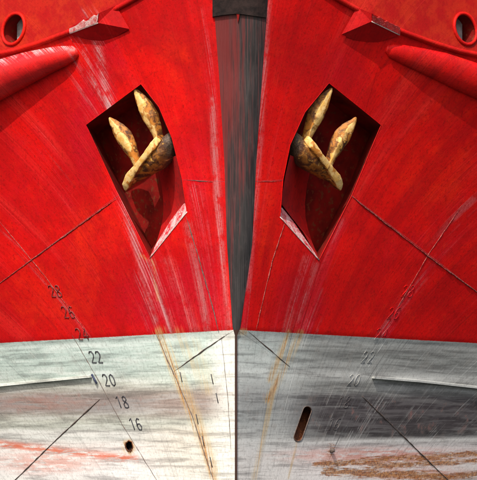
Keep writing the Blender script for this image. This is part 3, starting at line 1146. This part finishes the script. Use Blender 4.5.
def strake(side, xs, rad):
    pts, ups = [], []
    for ax in xs:
        x = side * ax
        z = float(zknuckle(ax))
        pts.append(hull_p(x, z, -.008)); ups.append(hull_n(x, z - .05))
    bm = bmesh.new()
    tube_bm(bm, pts, rad, 8, up=ups)
    return from_bm('rubbing_strake', bm, M_HULL, ship, cond=True, bul=.4)


for side in (-1, 1):
    strake(side, np.linspace(.38, 6.4, 90), .028)

BOX = {-1: dict(P1=(129.5, 29), P2=(98, 23), P3=(70, 33.5), P4=(103.5, 44), T1=(116, 5.5), T2=(99.5, 13), T3=(70, 27)),
       1: dict(P1=(341.5, 34.5), P2=(371.6, 21.5), P3=(399.5, 35), P4=(367, 46), T1=(357, 7), T2=(371.6, 13.5), T3=(399.5, 27.5))}
for side in (-1, 1):
    b = BOX[side]
    OFFS = dict(P1=-.03, P2=-.15, P3=-.05, P4=.02, T1=-.03, T2=-.15, T3=-.05)
    pos = {k_: unproj(*b[k_], OFFS[k_]) for k_ in b}
    pos['TB'] = unproj(b['T2'][0], b['T2'][1] + 1, .10)
    bm = bmesh.new()
    v = {k_: bm.verts.new(p) for k_, p in pos.items()}
    for f in (('P1', 'P2', 'P3', 'P4'), ('P1', 'T1', 'T2', 'P2'), ('P2', 'T2', 'T3', 'P3'), ('T1', 'TB', 'T3', 'T2'),
              ('P1', 'P4', 'TB', 'T1'), ('P3', 'T3', 'TB', 'P4')):
        bm.faces.new([v[q] for q in f])
    bmesh.ops.recalc_face_normals(bm, faces=bm.faces[:])
    bmesh.ops.triangulate(bm, faces=bm.faces[:])
    me = bpy.data.meshes.new('fender_box')
    bm.to_mesh(me); bm.free()
    set_cond(me, 0.0)
    cd_ = np.empty(len(me.vertices) * 4, np.float32)
    me.attributes['cond'].data.foreach_get('color', cd_)
    cd_ = cd_.reshape(-1, 4)
    cd_[:] = (.1, 0, .85, 0)      # darker red stands in for the shade on the box faces
    me.attributes['cond'].data.foreach_set('color', cd_.ravel())
    bo = link('fender_box', me, M_HULL, ship)
    # doubling plate on the outer face, chafed to bare metal
    fn_ = (pos['T3'] - pos['T2']).cross(pos['P2'] - pos['T2']).normalized()
    if fn_.y > 0:
        fn_ = -fn_
    bm = bmesh.new()
    cols = []
    for t in np.linspace(0, 1, 12):
        tp = pos['T2'].lerp(pos['T3'], t) + Vector((0, 0, random.uniform(-.018, .012)))
        bt = pos['P2'].lerp(pos['P3'], t) + Vector((0, 0, .004))
        cols.append((bm.verts.new(tp - fn_ * .004), bm.verts.new(tp.lerp(bt, .1) + fn_ * .010), bm.verts.new(bt + fn_ * .010), bm.verts.new(bt - fn_ * .004)))
    for A, B_ in zip(cols[:-1], cols[1:]):
        for j in range(3):
            bm.faces.new((A[j], A[j + 1], B_[j + 1], B_[j]))
    from_bm('chafed_face', bm, M_CHAFED if side < 0 else M_CHAFED_RED, bo, smooth_shade=False)
    bm = bmesh.new()
    tube_bm(bm, [pos['P2'].lerp(pos['P3'], t) for t in np.linspace(0, 1, 9)], .007, 6)
    from_bm('box_edge', bm, M_EDGE, bo)

BUL = {-1: [(78, 52, .035), (74, 53, .075), (64, 56, .105), (50, 60, .13), (30, 67, .165), (10, 75, .19), (-10, 84, .21), (-45, 98, .23), (-90, 115, .24), (-280, 170, .24)],
       1: [(386, 49, .03), (391, 51, .07), (402, 54, .095), (418, 59, .12), (440, 66, .15), (462, 75, .17), (480, 82, .18), (520, 98, .20), (565, 115, .22), (752, 172, .22)]}
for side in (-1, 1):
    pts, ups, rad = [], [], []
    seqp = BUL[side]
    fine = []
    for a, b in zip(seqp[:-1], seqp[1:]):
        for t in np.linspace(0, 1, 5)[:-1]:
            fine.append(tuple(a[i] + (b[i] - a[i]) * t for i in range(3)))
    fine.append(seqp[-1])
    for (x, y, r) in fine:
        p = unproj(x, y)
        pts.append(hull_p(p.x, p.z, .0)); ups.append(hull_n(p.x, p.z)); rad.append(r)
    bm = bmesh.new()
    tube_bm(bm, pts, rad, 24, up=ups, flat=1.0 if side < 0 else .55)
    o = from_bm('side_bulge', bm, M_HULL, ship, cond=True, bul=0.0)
    if side > 0:
        set_float(o.data, 'gloss', .12)
    if side < 0:      # highlight along its crest, painted pale through the masks
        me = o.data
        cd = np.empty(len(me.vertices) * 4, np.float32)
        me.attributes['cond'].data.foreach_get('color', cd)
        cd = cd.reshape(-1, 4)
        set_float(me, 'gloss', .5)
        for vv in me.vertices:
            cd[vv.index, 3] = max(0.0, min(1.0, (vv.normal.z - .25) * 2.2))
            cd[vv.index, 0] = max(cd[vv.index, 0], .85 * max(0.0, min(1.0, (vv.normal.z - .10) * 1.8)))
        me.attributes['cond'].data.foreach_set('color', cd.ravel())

# ------------------------------------------------------------------ fairleads
for side, cx in ((-1, 14), (1, 465)):
    ang = math.radians(18 if side < 0 else -18)
    o_px = oval(cx, 29, 10.5, 16, ang, 28)
    rim = [unproj(x, y) for (x, y) in o_px]
    rim = [hull_p(p.x, p.z) for p in rim]
    cen = sum(rim, Vector()) / len(rim)
    root = bpy.data.objects.new('fairlead', None)
    COL.objects.link(root)
    root.parent = ship
    nrm = hull_n(cen.x, cen.z)
    bm = bmesh.new()
    tube_bm(bm, [p + nrm * .006 for p in rim], .019, 8, closed=True, up=nrm)
    from_bm('fairlead_rim', bm, M_HULL, root, cond=True, bul=.3)
    bm = bmesh.new()
    inw = -nrm * .30
    r0 = [bm.verts.new(p) for p in rim]
    r1 = [bm.verts.new(p + inw) for p in rim]
    for i in range(len(rim)):
        bm.faces.new((r0[i], r0[(i + 1) % 28], r1[(i + 1) % 28], r1[i]))
    from_bm('fairlead_pipe', bm, M_POCKET, root)
    # bulwark framing standing right behind the opening
    t = Vector((1, float(hull_y(cen.x + .01, cen.z) - hull_y(cen.x, cen.z)) / .01, 0)).normalized()
    for nm, mt, dep, xa, xb in (('backing_plate', M_POCKET, 1.0, -.45, .45), ('bulwark_stay', M_GREY, .55, -.12 if side < 0 else .03, -.03 if side < 0 else .12)):
        bm = bmesh.new()
        c3 = cen + inw * dep
        vs = [c3 + t * dx + Vector((0, 0, dz)) for dx, dz in ((xa, -.16), (xb, -.16), (xb, .16), (xa, .16))]
        f1 = [bm.verts.new(p) for p in vs]; f2 = [bm.verts.new(p + inw * .06) for p in vs]
        bm.faces.new(f1); bm.faces.new(f2[::-1])
        for i in range(4):
            bm.faces.new((f1[i], f2[i], f2[(i + 1) % 4], f1[(i + 1) % 4]))
        from_bm(nm, bm, mt, root, smooth_shade=False)

# ------------------------------------------------------------------ chafing bars on the boot top


def bar(pts, name='chafing_bar'):
    p = on_hull(pts, 6.0)
    N = len(p)
    bm = bmesh.new()
    rings = []
    for i, q in enumerate(p):
        n_ = hull_n(q.x, q.z)
        h = .017
        d = .038 * min(1, (i + .4) / 1.5 if pts[0][0] > 60 and pts[0][0] < 420 and False else 1)
        rings.append([bm.verts.new(q + Vector((0, 0, h)) - n_ * .02), bm.verts.new(q + Vector((0, 0, h * .75)) + n_ * d),
                      bm.verts.new(q + Vector((0, 0, -h * .55)) + n_ * d), bm.verts.new(q + Vector((0, 0, -h)) - n_ * .02)])
    for A, B in zip(rings[:-1], rings[1:]):
        for j in range(4):
            bm.faces.new((A[j], A[(j + 1) % 4], B[(j + 1) % 4], B[j]))
    bm.faces.new(rings[0][::-1]); bm.faces.new(rings[-1])
    bmesh.ops.recalc_face_normals(bm, faces=bm.faces[:])
    me = bpy.data.meshes.new(name)
    bm.to_mesh(me); bm.free()
    set_cond(me)
    # bars were painted after the hull, paler
    n_v = len(me.vertices)
    t = np.tile(np.array([.46, .49, .45, 1.0] if pts[0][0] < 236 else [.34, .355, .35, 1.0], np.float32), (n_v, 1))
    me.attributes['tone'].data.foreach_set('color', t.ravel())
    return link(name, me, M_HULL, ship)


lb = bar([(-240, 413), (-90, 397), (0, 385), (50, 380), (92, 376)])
bar([(372, 377), (420, 381), (477, 387), (560, 398), (712, 415)])
p = on_hull([(92, 374.5), (97, 383.5)], 4.0, -.04)
bm = bmesh.new()
tube_bm(bm, p, .012, 6)
from_bm('bar_end', bm, M_BLUE, lb)

# ------------------------------------------------------------------ drains


def recess(poly_px, depth, mat, rim_r, rim_mat, name):
    pts = resample(poly_px + poly_px[:1], 3.0)[:-1]
    rim = [unproj(*q) for q in pts]
    rim = [hull_p(q.x, q.z) for q in rim]
    cen = sum(rim, Vector()) / len(rim)
    root = bpy.data.objects.new(name, None)
    COL.objects.link(root); root.parent = ship
    bm = bmesh.new()
    n = len(rim)
    a = [bm.verts.new(q) for q in rim]
    zt, zb = max(q.z for q in rim), min(q.z for q in rim)
    b = [bm.verts.new(q + (cen - q) * .1 + Vector((0, depth * (.15 + .85 * (q.z - zb) / (zt - zb)), .0))) for q in rim]
    for i in range(n):
        bm.faces.new((a[i], a[(i + 1) % n], b[(i + 1) % n], b[i]))
    bm.faces.new(b)
    from_bm('drain_inside', bm, mat, root)
    bm = bmesh.new()
    tube_bm(bm, rim, rim_r, 6, closed=True)
    from_bm('drain_rim', bm, rim_mat, root)


recess(DRAIN_R, .30, M_RUSTHOLE, .006, M_SEAM_DARK, 'drain_slot')
recess(SCUP_L, .22, M_BLACK, .008, M_RUSTHOLE, 'scupper')
# rusty stub of a cut lug on the right bow
bm = bmesh.new()
q = unproj(331, 450); q = hull_p(q.x, q.z)
nn = hull_n(q.x, q.z)
tube_bm(bm, [q - nn * .02, q + nn * .02, q + nn * .045], [.030, .024, .010], 9, up=Vector((0, 0, 1)))
for v in bm.verts:
    v.co += Vector((noise.noise(v.co * 30), 0, noise.noise(v.co * 30 + Vector((5, 5, 5))))) * .02
from_bm('cut_lug', bm, M_SEAM_DARK, ship)

# ------------------------------------------------------------------ water
bm = bmesh.new()
N = 60
W = 4000.0
V = [[bm.verts.new((-W + 2 * W * i / N, -W + 2 * W * j / N, 0)) for j in range(N + 1)] for i in range(N + 1)]
for i in range(N):
    for j in range(N):
        bm.faces.new((V[i][j], V[i + 1][j], V[i + 1][j + 1], V[i][j + 1]))
w = from_bm('water', bm, M_WATER)
w['kind'] = 'structure'
w.location.z = -.02
